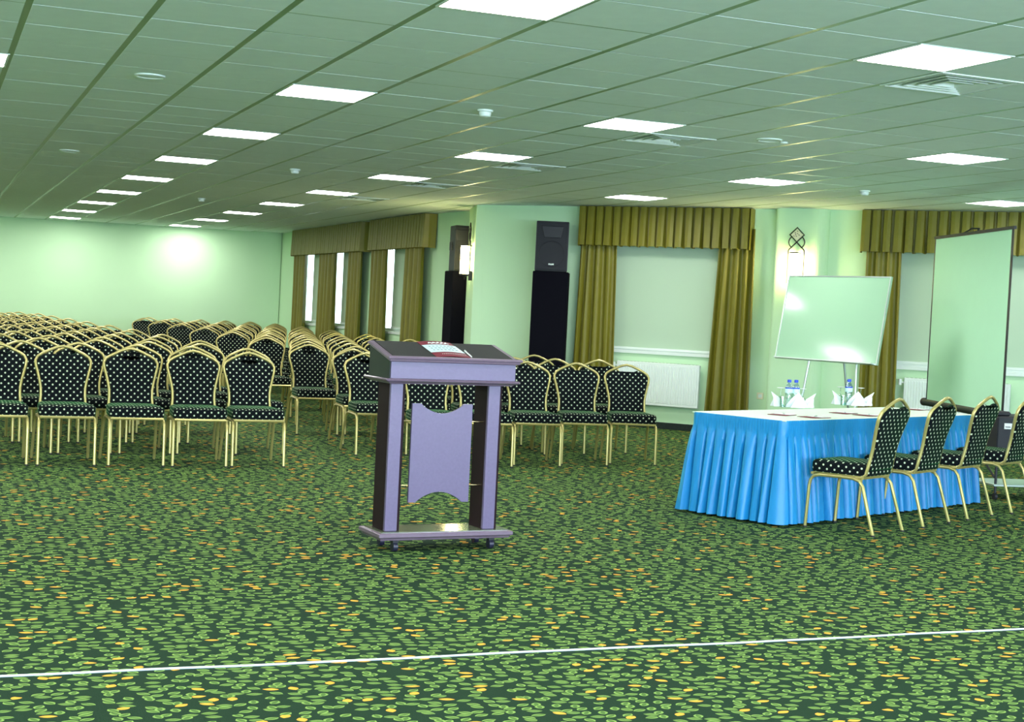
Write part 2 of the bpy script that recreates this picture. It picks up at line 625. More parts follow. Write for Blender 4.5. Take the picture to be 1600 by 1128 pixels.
# light panels
rowname = {0: 'row at the left picture edge', 4: 'left-hand row', 8: 'middle row', 13: 'right-hand row', -4: 'unseen far left row', -8: 'unseen outer left row', 18: 'unseen right row'}
def make_panel():
    t = thing('ceiling_light', '', 'ceiling light')
    mb = MB()
    h = .297
    for a, b, c, d in ((-h, h, -h, -h + .014), (-h, h, h - .014, h), (-h, -h + .014, -h + .014, h - .014), (h - .014, h, -h + .014, h - .014)):
        mb.box(a, b, c, d, -.004, .03)
    mb.build('frame', M_white, t)
    MB().quad((-h + .014, -h + .014, .002), (h - .014, -h + .014, .002), (h - .014, h - .014, .002), (-h + .014, h - .014, .002)).add([(-h + .014, -h + .014, .02), (h - .014, -h + .014, .02), (h - .014, h - .014, .02), (-h + .014, h - .014, .02)], [(0, 3, 2, 1)]).build('diffuser', M_panel, t)
    return reg(t)
panel = make_panel()
first = True
byrow = {}
for xi, yi, x, y in lights:
    vis = px((x, y, HC))
    seen = vis[2] > .5 and -30 < vis[0] < 1650 and vis[1] > -30
    byrow.setdefault(xi, [])
    if seen: byrow[xi].append(yi)
for xi, yi, x, y in lights:
    if yi in byrow[xi]:
        k = byrow[xi].index(yi) + 1
        if len(byrow[xi]) == 1:
            lab = 'square glowing ceiling light panel cut off by the left picture edge'
        else:
            lab = 'square glowing ceiling light panel, %s, %s nearest the camera' % (rowname[xi], ORD[k])
            if k == 1: lab = 'square glowing ceiling light panel, %s, nearest the camera' % rowname[xi]
        grp = 'ceiling light panels in view'
    else:
        lab, grp = 'unseen square ceiling light panel added to light the room', 'unseen ceiling light panels added for their light'  # panels out of view, added to light the room
    if first:
        t = panel
        t.location = (x, y, HC)
        tag(t, lab, 'ceiling light', grp)
        first = False
    else:
        dup(panel, (x, y, HC), 0, lab, grp)

# air diffusers
def make_vent():
    t = thing('air_vent', '', 'air vent')
    mb = MB()
    h = .296
    for a, b, c, d in ((-h, h, -h, -h + .02), (-h, h, h - .02, h), (-h, -h + .02, -h + .02, h - .02), (h - .02, h, -h + .02, h - .02)):
        mb.box(a, b, c, d, -.006, .03)
    mb.build('frame', M_white, t)
    for k in range(4):
        q = .262 - k * .058
        mb = MB()
        S4 = ((-1, -1), (1, -1), (1, 1), (-1, 1))
        mb.loft([[(sx * q, sy * q, -.004 ) for sx, sy in S4], [(sx * (q - .05), sy * (q - .05), .038) for sx, sy in S4],
                 [(sx * (q - .054), sy * (q - .054), .038) for sx, sy in S4], [(sx * (q - .006), sy * (q - .006), -.006) for sx, sy in S4], [(sx * q, sy * q, -.004) for sx, sy in S4]], cap=False)
        mb.build('louvre', M_white, t)
    B(-.28, .28, -.28, .28, .040, .044).build('throat', M_bar, t)
    return reg(t)
vent = make_vent()
vlab = ['four-way louvred air vent beside the large light at upper right',
        'four-way louvred air vent beside the second light of the middle row',
        'four-way louvred air vent beside the third light of the middle row',
        'four-way louvred air vent beside the fourth light of the middle row',
        'four-way louvred air vent beside the fifth light of the middle row',
        'louvred air vent near the right edge above the gold valance']
for k, (i, j) in enumerate(vents):
    loc = ((i + GX) * TILE, (j + GY) * TILE, HC)
    if k == 0:
        vent.location = loc
        tag(vent, vlab[0], 'air vent', 'ceiling air vents')
    else:
        dup(vent, loc, 0, vlab[k], 'ceiling air vents')

# detectors, ceiling speakers
def detector(i, j, lab):
    t = thing('smoke_detector', lab, 'smoke detector', ((i + GX) * TILE, (j + GY) * TILE, HC), group='smoke detectors')
    MB().lathe((0, 0, 0), [(.058, .003), (.058, -.012), (.052, -.016)], 20).build('base', M_white, t, smooth=True)
    MB().lathe((0, 0, -.016), [(.044, .002), (.046, -.010), (.040, -.030), (.022, -.038)], 20).build('sensor_dome', M_white, t, smooth=True)
detector(6, 16, 'white smoke detector nearest the camera, above the lectern side')
detector(6, 26, 'small white smoke detector between the two light rows, second one back')
detector(6, 36, 'tiny white smoke detector near the far wall')
detector(15, 21, 'white smoke detector above the right gold valance')
for i, j, lab in ((2, 16, 'round flush ceiling loudspeaker nearest the camera at upper left'), (2, 26, 'small round ceiling loudspeaker further back at left'), (10, 16, 'round ceiling loudspeaker beside the tiny white spotlight')):
    t = thing('ceiling_speaker', lab, 'loudspeaker', ((i + GX) * TILE, (j + GY) * TILE, HC), group='round ceiling loudspeakers')
    MB().lathe((0, 0, 0), [(.10, .002), (.102, -.008), (.09, -.012), (.08, -.006), (.08, .002)], 28).build('rim', M_white, t, smooth=True)
    MB().lathe((0, 0, 0), [(.079, -.001), (.079, -.005), (.03, -.009)], 28).build('grille', M_tile, t, smooth=True)
tag(MB().lathe((6.31, 10.23, HC), [(.03, .002), (.032, -.012), (.02, -.016)], 16).build('spotlight', M_white, smooth=True), 'tiny round white ceiling spot beside the round loudspeaker', 'spotlight')

# ------------------------------------------------------------------ windows, blinds, curtains
def window(n, f, o, label):
    s0, s1, z0, z1 = o
    mt = f.mtx()
    mb = MB()
    d0, d1 = -.13, -.08
    w = .05
    mb.box(s0, s1, d0, d1, z0, z0 + w, mtx=mt).box(s0, s1, d0, d1, z1 - w, z1, mtx=mt)
    mb.box(s0, s0 + w, d0, d1, z0 + w, z1 - w, mtx=mt).box(s1 - w, s1, d0, d1, z0 + w, z1 - w, mtx=mt)
    m_ = (s0 + s1) / 2
    mb.box(m_ - .03, m_ + .03, d0, d1, z0 + w, z1 - w, mtx=mt)
    fr = struct('window_%d' % n, mb, M_white)
    for a, b in ((s0 + w, m_ - .03), (m_ + .03, s1 - w)):
        mb = MB()
        mb.box(a, b, -.11, -.104, z0 + w, z1 - w, mtx=mt)
        mb.build('pane', M_pane, fr)
    mb = MB()
    mb.box(s0 - .02, s1 + .02, -.08, .03, z0 - .035, z0 + .005, mtx=mt)
    mb.build('window_sill', M_white, fr)
    return fr
k = 1
for o in WD: window(k, FD, o, ''); k += 1
for o in WL: window(k, FL, o, ''); k += 1
for o in WB: window(k, FBACK, o, ''); k += 1

def blind(f, s0, s1, z0, z1, off, lab):
    t = thing('roller_blind', lab, 'blind', f.P((s0 + s1) / 2, off, z1), math.atan2(f.t.y, f.t.x), 'roller blinds')
    h = (s1 - s0) / 2
    sg = 1 if Vector((-f.t.y, f.t.x)).dot(f.n) > 0 else -1
    mb = MB()
    n = 14
    rings = []
    for q in range(n + 1):
        x = -h + 2 * h * q / n
        yy = .006 * sin(x * 5)
        rings.append([(x, yy - .0012, z0 - z1 + .03), (x, yy + .0012, z0 - z1 + .03), (x, yy + .0012, -.02), (x, yy - .0012, -.02)])
    mb.loft(rings)
    mb.build('blind_fabric', M_blind, t, smooth=True)
    MB().box(-h, h, -.008, .008, z0 - z1 + .004, z0 - z1 + .035, bev=.003).build('bottom_rail', M_white, t)
    MB().tube([(-h, 0, 0), (h, 0, 0)], .022, 10).build('roller', M_white, t)
    return t
blind(FD, 1.97, 3.78, 1.01, 2.47, -.07, 'large pale roller blind between olive curtains, above the ribbed radiator')
blind(FD, 5.75, 7.92, 1.03, 2.47, -.07, 'pale roller blind behind the projection screen')
blind(FL, .32, 1.72, 1.05, 2.47, -.04, 'roller blind in the window nearest the partly hidden speaker')
blind(FL, 3.52, 4.80, 1.05, 2.47, -.04, 'roller blind in the right window of the far curtained pair')
blind(FL, 5.77, 6.92, 1.05, 2.47, -.04, 'roller blind in the left window of the far curtained pair')

def curtain(f, s0, s1, ztop, zbot, off, lab, seed, folds=None, flare=0.0, spread=(0, 0)):
    rnd = random.Random(seed)
    wdt = s1 - s0
    nf = folds or max(3, round(wdt / .12))
    ph = [rnd.uniform(-.35, .35) for _ in range(nf + 1)]
    am = [rnd.uniform(.7, 1.25) for _ in range(nf + 1)]
    nx, nz = nf * 10, 12
    rings = []
    for j in range(nz + 1):
        v = j / nz
        z = ztop + (zbot - ztop) * v
        row = []
        for i in range(nx + 1):
            u = i / nx
            c = u * nf
            q = min(int(c), nf - 1)
            fr = c - q
            a = am[q] * (1 - fr) + am[q + 1] * fr
            p = ph[q] * (1 - fr) + ph[q + 1] * fr
            wv = cos(2 * PI * (c + p * .4 + .05 * sin(v * 3 + q)))
            wv = math.copysign(abs(wv) ** .7, wv)
            amp = (.030 + .022 * v) * a
            s = s0 - spread[0] * v + (wdt + (spread[0] + spread[1]) * v) * u + .012 * sin(2 * PI * c * 2 + p) * v
            row.append(f.P(s, off + amp * wv + flare * v, z))
        rings.append(row)
    mb = MB()
    n = nx + 1
    vs = [p for r in rings for p in r]
    fs = [(a * n + b, a * n + b + 1, (a + 1) * n + b + 1, (a + 1) * n + b) for a in range(nz) for b in range(nx)]
    mb.add(vs, fs)
    o = mb.build('curtain', M_curt, smooth=True)
    sm = o.modifiers.new('cloth_thickness', 'SOLIDIFY')
    sm.thickness = .004
    return tag(o, lab, 'curtain', 'olive drapes at the windows')
# ceiling-hung drapes: (wall, s0, s1, bottom)
curtain(FD, 1.66, 2.16, 2.62, .03, .10, 'olive drape just right of the tall black speaker tower', 1, spread=(.04, .06))
curtain(FD, 3.57, 4.03, 2.62, .03, .10, 'olive drape left of the wall socket, behind the blue-skirted table end', 2, spread=(.10, .04))
curtain(FD, 5.44, 5.86, 2.62, .03, .10, 'dark olive drape directly behind the whiteboard', 3, spread=(.0, .03))
curtain(FD, 7.75, 8.2, 2.62, .03, .10, 'olive drape at the outer end of the right valance', 4)
curtain(FL, -.28, .53, 2.62, .03, .13, 'olive drape nearest the left black speaker, at window edge', 5, folds=4, flare=.02)
curtain(FL, 1.58, 2.41, 2.62, .03, .13, 'olive drape at the left edge of the nearer far-side window', 6, folds=4)
curtain(FL, 3.0, 3.78, 2.62, .03, .13, 'rightmost drape of the far curtained window pair', 7, folds=4)
curtain(FL, 4.67, 5.80, 2.62, .03, .13, 'middle drape between the far pair of windows', 8, folds=5)
curtain(FL, 6.85, 7.8, 2.62, .03, .13, 'leftmost drape of all, beside the far wall corner', 9, folds=4)

def valance(f, s0, s1, z0, z1, off, n, lab):
    mb = MB()
    path = []
    # side return, pleated front, side return
    path.append((s0, .01)); path.append((s0, off * .5))
    p = (s1 - s0) / n
    rnd = random.Random(n)
    for k in range(n):
        a = s0 + k * p
        j = rnd.uniform(-.008, .008)
        path += [(a + .002, off - .055), (a + p * .14, off + .004), (a + p * .5, off + .010), (a + p * .84 + j, off + .008), (a + p * .88 + j, off - .050)]
    path += [(s1, off), (s1, off * .5), (s1, .01)]
    rings = []
    nz = 5
    for q in range(nz + 1):
        v = q / nz
        z = z1 + (z0 - z1) * v
        row = []
        for i, (s, o) in enumerate(path):
            lean = .018 * v * (1 if i % 2 else .4)
            mid = off
            row.append(f.P(s + lean - .012 * v, o + (o - mid) * v * .35 * (1 if abs(o - mid) < .08 else 0) + .018 * v, z + (.012 * v * (1 if o > off else 0) if q == nz else 0)))
        rings.append(row)
    m = len(path)
    mb.add([x for r in rings for x in r], [(a * m + b, a * m + b + 1, (a + 1) * m + b + 1, (a + 1) * m + b) for a in range(nz) for b in range(m - 1)])
    o = mb.build('valance', M_curt)
    sm = o.modifiers.new('cloth_thickness', 'SOLIDIFY')
    sm.thickness = .004
    return tag(o, lab, 'valance', 'pleated valances under the ceiling')
valance(FD, 1.62, 3.98, 2.35, HC - .01, .20, 19, 'pleated olive valance over the blind beside the speaker tower')
valance(FD, 5.36, 8.25, 2.36, HC - .01, .20, 22, 'pleated olive valance above the projection screen at right')
valance(FL, -.50, 2.44, 2.35, HC - .01, .20, 22, 'pleated olive valance of the nearer far-side window')
valance(FL, 2.90, 7.85, 2.35, HC - .01, .20, 34, 'long pleated olive valance over the far pair of windows')

# ------------------------------------------------------------------ radiators, sockets
def radiator(f, s0, s1, z0, z1, lab):
    t = thing('radiator', lab, 'radiator', f.P((s0 + s1) / 2, .05, 0), math.atan2(-f.t.y, -f.t.x) if Vector((-f.t.y, f.t.x)).dot(f.n) < 0 else math.atan2(f.t.y, f.t.x), 'panel radiators under the windows')
    h = (s1 - s0) / 2
    mb = MB()
    mb.box(-h, h, 0, .055, z0, z1, bev=.008)
    mb.build('panel', M_white, t)
    mb = MB()
    n = int((s1 - s0) / .034)
    for k in range(n):
        x = -h + .03 + (2 * h - .06) * k / (n - 1)
        mb.loft([[(x - .010, .053, z0 + .035), (x - .005, .062, z0 + .042), (x + .005, .062, z0 + .042), (x + .010, .053, z0 + .035)],
                 [(x - .010, .053, z1 - .035), (x - .005, .062, z1 - .042), (x + .005, .062, z1 - .042), (x + .010, .053, z1 - .035)]])
    o = mb.build('ribs', M_white, t)
    mb = MB()
    for k in range(int((s1 - s0) / .05)):
        x = -h + .03 + k * .05
        mb.box(x, x + .028, .008, .047, z1, z1 + .004)
    mb.build('top_grille', M_bar, t)
    mb = MB().tube([(h, .03, z1 - .06), (h + .05, .03, z1 - .06)], .011, 8)
    mb.tube([(h + .05, .03, z1 - .09), (h + .05, .03, z1 - .02)], .02, 10)
    mb.build('valve', M_white, t, smooth=True)
    mb = MB()
    for x in (-h * .7, h * .7): mb.box(x - .02, x + .02, -.05, 0, z1 - .2, z1 - .1)
    mb.build('bracket', M_white, t)
    return t
radiator(FD, 2.24, 3.38, .30, .86, 'white ribbed panel radiator below the large roller blind')
radiator(FD, 5.97, 7.2, .30, .87, 'white ribbed radiator partly hidden behind the projection screen')
t = thing('wall_socket', 'small square wall socket between curtain and round pilaster', 'socket', FD.P(4.17, 0, .52), math.atan2(FD.n.y, FD.n.x) - PI / 2)
B(-.042, .042, 0, .012, -.042, .042, bev=.004).build('face_plate', M_cream, t)
MB().add(*(lambda m: (m.v, m.f))(B(-.022, .022, .010, .016, -.022, .022, bev=.003))).build('switch_rocker', M_white, t)

# ------------------------------------------------------------------ speaker towers
def speaker_tower(loc, rz, w, lab_s, lab_p):
    t = thing('speaker_plinth', lab_p, 'plinth', (*loc, 0), rz, 'black plinths under the speakers')
    B(-w * .55, w * .55, -.19, .19, 0, 1.985, bev=.01).build('plinth_body', M_blackc, t)
    s = thing('loudspeaker', lab_s, 'loudspeaker', (*loc, 1.985), rz, 'black loudspeakers on plinths')
    w2 = w / 2
    H = .66
    # front towards local -y; tapered cabinet
    poly = [(-w2, -.2), (w2, -.2), (w2 * .72, .17), (-w2 * .72, .17)]
    MB().loft([[(x * q, y * q, z) for x, y in poly] for z, q in ((.0, .97), (.012, 1), (H - .012, 1), (H, .97))]).build('cabinet', M_blackp, s)
    B(-w2 * .93, w2 * .93, -.212, -.199, .02, H - .02, bev=.005).build('grille', M_grille, s)
    MB().tube([(.165 * w / .42 * cos(a), -.214, .23 + .165 * w / .42 * sin(a)) for a in [k * PI / 16 for k in range(32)]], .004, 6, closed=True).build('woofer_ring', M_blackp, s, smooth=True)
    MB().loft([[(-.11, -.213, .44), (.11, -.213, .44), (.15, -.213, .60), (-.15, -.213, .60)], [(-.10, -.217, .45), (.10, -.217, .45), (.14, -.217, .59), (-.14, -.217, .59)]]).build('horn', M_blackp, s)
    bd = MB()
    for a, b, c, d in ((-.035, -.015, .085, .105), (-.010, .012, .083, .103), (.016, .036, .085, .105), (-.036, .036, .092, .098)):
        bd.box(a, b, -.219, -.212, c, d)
    bd.build('badge', M_white, s)
    mb = MB()
    mb.box(-w2 - .006, -w2 + .004, -.05, .05, .3, .42)
    mb.build('side_handle', M_blackp, s)
    return t, s
q = FD.P(1.31, .28, 0)
speaker_tower(q[:2], -.46, .43, 'black loudspeaker on the tall plinth beside the big blind', 'tall black cloth-covered plinth beside the olive curtain')
speaker_tower((7.225, 20.46), -.02, .27, 'black loudspeaker partly hidden behind the glowing wall lamp', 'tall black plinth half hidden behind the corner pillar')

# ------------------------------------------------------------------ wall lamps
def sconce(loc, rz, lab):
    """local y = out of the wall"""
    t = thing('wall_lamp', lab, 'wall lamp', loc, rz, 'wrought iron wall lamps')
    mb = MB()
    y = .045
    dz, hd = .655, .09
    mb.tube([(0, y, dz + hd), (hd, y, dz), (0, y, dz - hd), (-hd, y, dz)], .009, 6, closed=True)
    mb.build('diamond_frame', M_iron, t)
    mb = MB()
    q = hd * .82
    mb.loft([[(0, y - .004, dz + q), (q, y - .004, dz), (0, y - .004, dz - q), (-q, y - .004, dz)], [(0, y + .003, dz + q), (q, y + .003, dz), (0, y + .003, dz - q), (-q, y + .003, dz)]])
    il = mb.build('diamond_inlay', M_cream, t)
    mb = MB()
    for k in range(7):
        a = k * 2.4
        r_ = .012 + .005 * k
        mb.tube([(r_ * cos(a), y + .006, dz + r_ * sin(a)), (r_ * cos(a) + .012, y + .006, dz + r_ * sin(a) + .008)], .004, 5)
    mb.build('ornament', M_iron, il)
    mb = MB()
    cz = dz - hd
    mb.tube([(.10 * cos(a), y, cz + .085 * sin(a)) for a in [-.95 + k * .1 * 1.9 for k in range(11)]], .007, 6)
    mb.tube([(-.10 * cos(a), y, cz + .085 * sin(a)) for a in [-.95 + k * .1 * 1.9 for k in range(11)]], .007, 6)
    mb.tube([(0, y, cz), (.095, y, cz - .095), (.10, y, cz - .11), (.10, y, .05)], .008, 6)
    mb.tube([(0, y, cz), (-.095, y, cz - .095), (-.10, y, cz - .11), (-.10, y, -.04)], .008, 6)
    mb.build('scroll_frame', M_iron, t)
    B(-.11, -.05, .0, .05, -.06, .07).build('wall_bracket', M_iron, t)
    mb = MB()
    mb.lathe((0, .10, .03), [(.066, 0), (.066, .39)], 16)
    mb.build('glass_shade', M_lampg, t, smooth=True)
    mb = MB()
    mb.lathe((0, .10, .42), [(.070, 0), (.072, .012), (.02, .02)], 16)
    mb.box(-.012, .012, 0, .06, .42, .435)
    mb.build('upper_cap', M_iron, t)
    mb = MB()
    mb.lathe((0, .10, .01), [(.02, -.02), (.070, 0), (.070, .02)], 16)
    mb.lathe((0, .10, -.05), [(.006, 0), (.012, .03)], 8)
    mb.box(-.012, .012, 0, .06, .0, .015)
    mb.build('lower_cap', M_iron, t)
    return t
nD = math.atan2(FD.n.y, FD.n.x) - PI / 2
sconce(FD.P(4.58, .14, 1.90), nD, 'lit wall lamp with iron diamond above the whiteboard')
v = Vector((7.265 - 7.03, 20.2 - 19.27)).normalized()
nrm = Vector((-v.y, v.x))
pp = Vector((7.03, 19.27)) + v * .30
sconce((pp.x, pp.y, 1.90), math.atan2(nrm.y, nrm.x) - PI / 2, 'lit wall lamp seen edge-on at the pillar corner')

# ------------------------------------------------------------------ banquet chairs
def make_chair():
    t = thing('banquet_chair', '', 'chair')
    # seat cushion
    def ring(z, w_f, w_b, yf, yb, r):
        pts = []
        for cx, cy, a0 in ((w_b, yb, -90), (w_f, yf, 0), (-w_f, yf, 90), (-w_b, yb, 180)):
            sx = 1 if cx > 0 else -1
            sy = 1 if cy > 0 else -1
            for k in range(4):
                a = math.radians(a0 + k * 30)
                pts.append((cx - sx * r + r * cos(a), cy - sy * r + r * sin(a), z))
        return pts
    R = []
    for z, i in ((.402, .02), (.405, .004), (.425, 0), (.468, 0), (.484, .008), (.492, .03), (.497, .08), (.499, .16)):
        R.append(ring(z, .225 - i, .205 - i, .245 - i, -.185 + i, max(.012, .045 - i * .2)))
    MB().loft(R).build('seat', M_fab, t, smooth=True, uv=True)
    # back
    def yb(z): return -.165 - (z - .40) * .20 - max(0, z - .7) * .10
    half = [(0, .950), (.05, .940), (.105, .917), (.165, .888), (.205, .862), (.223, .828), (.220, .79), (.205, .73), (.188, .66), (.178, .60), (.177, .54), (.182, .48), (.186, .42)]
    path = [(x, yb(z), z) for x, z in half]
    tail = [(.190, -.135, .392), (.205, -.08, .386)]
    full = [(-x, y, z) for x, y, z in reversed(tail)] + [(-x, y, z) for x, y, z in reversed(path)][:-1] + path + tail
    MB().tube(full, .0125, 8, ry=.0125).build('back_frame', M_gold, t, smooth=True)
    # padded panel with scooped top leaving the hand-hold open
    out = [(0, .868), (.03, .869), (.06, .876), (.085, .888), (.105, .897), (.16, .877), (.195, .852), (.212, .825), (.209, .79), (.194, .73), (.177, .66), (.167, .60), (.166, .54), (.171, .48), (.172, .445)]
    loop = out + [(-x, z) for x, z in reversed(out)][:-1]
    def yc(z): return yb(z)
    c = (0, .66)
    R = []
    for d, sc in ((-.022, .90), (-.020, .96), (-.012, 1.0), (.010, 1.0), (.020, .96), (.024, .88)):
        R.append([(c[0] + (x - c[0]) * sc, yc(z) + d, c[1] + (z - c[1]) * (1 - (1 - sc) * .6)) for x, z in loop])
    mb = MB()
    mb.loft(R, cap=False)
    # caps as triangle strips between mirrored points
    n = len(loop)
    m_ = len(out)
    for base, flip in ((0, 0), ((len(R) - 1) * n, 1)):
        for k in range(m_ - 1):
            a, b = k, k + 1
            a2, b2 = (n - k) % n, n - k - 1
            if a == a2: mb.f.append((base + a, base + b, base + b2))
            else: mb.f.append((base + a, base + b, base + b2, base + a2))
    mb.build('backrest', M_fab, t, smooth=True, uv='xz')
    # legs: each carries its half of the side rail
    for s in (-1, 1):
        x = .222 * s
        f_ = [(x, .262, 0), (x, .246, .30), (x * .995, .238, .345), (x * .98, .215, .374), (x * .97, .17, .384), (x * .96, .0, .386)]
        lg = MB().tube(f_, .0125, 8).build('leg', M_gold, t, smooth=True)
        MB().cyl((x, .262), .0145, 0, .012, 8).build('rubber_foot', M_foot, lg)
        r_ = [(x * .96, .0, .386), (x * .96, -.085, .385), (x * .965, -.135, .370), (x * .98, -.165, .335), (x, -.20, .22), (x * 1.03, -.268, 0)]
        lg = MB().tube(r_, .0125, 8).build('leg', M_gold, t, smooth=True)
        MB().cyl((x * 1.03, -.268), .0145, 0, .012, 8).build('rubber_foot', M_foot, lg)
        MB().tube([(x * .98, .256, .17), (x * .98 + .012 * s, .256, .17)], .008, 6).build('stacking_stud', M_foot, lg)
    mb = MB()
    mb.tube([(-.215, .232, .391), (.215, .232, .391)], .011, 6)
    mb.tube([(-.20, -.15, .391), (.20, -.15, .391)], .011, 6)
    mb.box(-.20, .20, -.16, .225, .396, .404)
    mb.build('seat_frame', M_gold, t)
    return t
chair0 = make_chair()
reg(chair0)
used = []
def place_chair(x, y, face, label, group):
    """x, y = middle between the front feet; face = heading of the seat front"""
    rz = face - PI / 2
    d = Vector((cos(face), sin(face)))
    loc = (x - d.x * .262, y - d.y * .262, 0)
    if not used:
        used.append(1)
        chair0.location, chair0.rotation_euler = loc, (0, 0, rz)
        tag(chair0, label, 'chair', group)
        return chair0
    return dup(chair0, loc, rz, label, group)

# chairs at the blue-skirted table, backs to the camera
fa = math.atan2(.472, -.252)
nm = ['nearest the camera at the near end', 'second from the near end', 'third from the near end', 'fourth, cut off by the right picture edge']
for k, (rx, ry) in enumerate([(6.30, 8.568), (6.99, 8.931), (7.68, 9.282), (8.365, 9.60)]):
    cx, cy = rx + cos(fa) * .53, ry + sin(fa) * .53
    place_chair(cx, cy, fa + (0, .01, -.01, 0)[k], 'black dotted gold-framed chair at the blue-skirted table, ' + nm[k], 'chairs at the blue-skirted table')

def in_view(x, y):
    a, b = px((x + .2, y + .3, .9)), px((x + .2, y, 0))
    c = px((x - .25, y, .5))
    return max(a[0], b[0]) > -2 and c[0] < 1604

# left block of chairs
n_left = 0
for r in range(19):
    yrow = 12.40 + .97 * r
    ang = 0.0 if r == 0 else .06
    odd = r % 2
    if r == 0:
        cs = [(2.665, 12.40), (2.156, 12.37), (1.636, 12.39), (1.096, 12.40), (.565, 12.40)]
    else:
        xr = (2.87 if odd else 2.62) - .055 * (yrow - 13.4) * (1 if r > 2 else .3)
        cs = []
        x, y = xr, yrow + .02
        while True:
            if not in_view(x, y) or len(cs) > 6: break
            cs.append((x, y))
            x -= .515
            y -= .515 * ang
    rn = 'front row' if r == 0 else ('%s row' % ORD[r + 1])
    for c, (x, y) in enumerate(cs):
        if not in_view(x, y): continue
        seatn = 'on the aisle' if c == 0 else '%s from the aisle' % ORD[c + 1]
        place_chair(x + random.uniform(-.01, .01), y, -PI / 2 + ang + random.uniform(-.015, .015),
                    'dotted gold-framed chair in the left block, %s, %s' % (rn, seatn), 'banquet chairs in the left block')
        n_left += 1

# right block: fanned front rows, then straight rows to the far wall
rows = []
rows.append([(4.27, 12.47, .10), (4.80, 12.54, .12), (5.32, 12.63, .15), (5.86, 12.74, .20), (6.40, 12.82, .26)])
rows.append([(4.02, 13.42, .0), (4.55, 13.48, .05), (5.08, 13.56, .10), (5.60, 13.66, .14), (6.10, 13.78, .18), (6.63, 13.92, .24)])
rows.append([(4.16, 14.42, .0), (4.69, 14.46, .05), (5.22, 14.54, .08), (5.75, 14.64, .13), (6.28, 14.80, .18)])
y = 15.47
k = 3
while y < 30.2:
    x0 = 3.95 if k % 2 else 4.20
    row = []
    x = x0
    lim = 6.72 if y > 18.8 else 6.4
    while x < lim:
        row.append((x, y + .02 * (x - x0), .02))
        x += .525
    rows.append(row)
    y += 1.13 if y > 15.9 else 1.13
    k += 1
n_right = 0
for r, row in enumerate(rows):
    rn = 'front row' if r == 0 else ('%s row' % ORD[r + 1])
    for c, (x, y, a) in enumerate(row):
        seatn = 'on the aisle' if c == 0 else '%s from the aisle' % ORD[c + 1]
        place_chair(x + random.uniform(-.01, .01), y, -PI / 2 - a * 1.0 + random.uniform(-.012, .012),
                    'dotted gold-framed chair in the block behind the lectern, %s, %s' % (rn, seatn), 'banquet chairs in the block behind the lectern')
        n_right += 1
print('chairs', n_left, n_right, 'tiles', len(cand), 'rest', len(rest))

# ------------------------------------------------------------------ lectern
LW = .09
e = Vector((cos(LW), sin(LW)))
n2 = Vector((-sin(LW), cos(LW)))
base_fl = Vector((2.456, 8.098))
lc = base_fl + e * .43
t = thing('lectern', 'dark wooden lectern on casters with blue-lit front and hanging panel', 'lectern', (lc.x, lc.y, 0), LW)
# local: x along the front, y away from the viewer (0 at the base front)
mb = MB()
mb.loft([[(-.43 + i, 0 + i, z), (.43 - i, 0 + i, z), (.43 - i, .33 - i, z), (-.43 + i, .33 - i, z)] for z, i in ((.070, .018), (.082, .012), (.090, .0), (.108, .0), (.112, .006))])
mb.build('base_plate', M_trimw, t)
MB().box(-.405, .405, .03, .305, .112, .116).build('base_inlay', plain('base_varnish', (.10, .12, .07), .12, spec=.9, var=.2, scale=10), t)
for s in (-1, 1):
    cx = -.330 if s < 0 else .300
    MB().box(cx - .045, cx + .055, .085, .255, .116, .978).build('post', M_wood, t)
    MB().box(cx - .045, cx + .032, .062, .085, .116, .978, bev=.004).build('post_fascia', M_front, t)
mb = MB()
mb.loft([[(-.43 + i, .0 + i, z), (.43 - i, .0 + i, z), (.43 - i, .37 - i, z), (-.43 + i, .37 - i, z)] for z, i in ((.978, .035), (.984, .030), (.995, .004), (1.004, .0), (1.008, .006))])
mb.build('lower_moulding', M_trimw, t)
# box with sloping sides
def side(x0, x1):
    return [[(x, .025, 1.008), (x, .345, 1.008), (x, .345, 1.188), (x, .025, 1.112)] for x in (x0, x1)]
MB().loft(side(-.405, .405)).build('desk_box', plain('dark_green_side', (.012, .022, .016), .5, spec=.3), t)
MB().box(-.400, .400, .012, .025, 1.010, 1.113).build('front_fascia', M_front, t)
# sloped lid
sl = math.atan2(.09, .37)
lid = Matrix.Translation((0, .0, 1.108)) @ Matrix.Rotation(sl, 4, 'X')
mb = MB()
mb.box(-.42, .42, -.012, .365, .0, .022, mtx=lid, bev=.006)
mb.build('lid', M_trimw, t)
mb = MB()
mb.box(-.385, .385, .018, .345, .022, .026, mtx=lid)
mb.build('lid_leather', M_top, t)
mb = MB()
mb.box(-.43, .43, -.018, .004, .018, .034, mtx=lid, bev=.004)
mb.build('book_stop', M_trimw, t)
# hanging panel with scooped top and bottom
pts = []
pz0, pz1, pw = .275, .860, .195
for k in range(13):
    u = k / 12
    x = -pw + .055 + (2 * pw - .11) * u
    pts.append((x, pz1 - .058 * sin(PI * u) ** .8))
top = [(-pw, pz1)] + pts + [(pw, pz1)]
bot = []
for k in range(13):
    u = k / 12
    x = pw - .045 - (2 * pw - .09) * u
    bot.append((x, pz0 + .062 * sin(PI * u) ** .8))
bot = [(pw, pz0)] + bot + [(-pw, pz0)]
mb = MB()
n = len(top)
y0, y1 = .120, .138
vs = [(x, y0, z) for x, z in top] + [(x, y0, z) for x, z in reversed(bot)] + [(x, y1, z) for x, z in top] + [(x, y1, z) for x, z in reversed(bot)]
fs = []
for k in range(n - 1):
    fs.append((k, k + 1, n + k + 1, n + k))
    fs.append((2 * n + k, 3 * n + k, 3 * n + k + 1, 2 * n + k + 1))
    fs.append((k, 2 * n + k, 2 * n + k + 1, k + 1))
    fs.append((n + k, n + k + 1, 3 * n + k + 1, 3 * n + k))
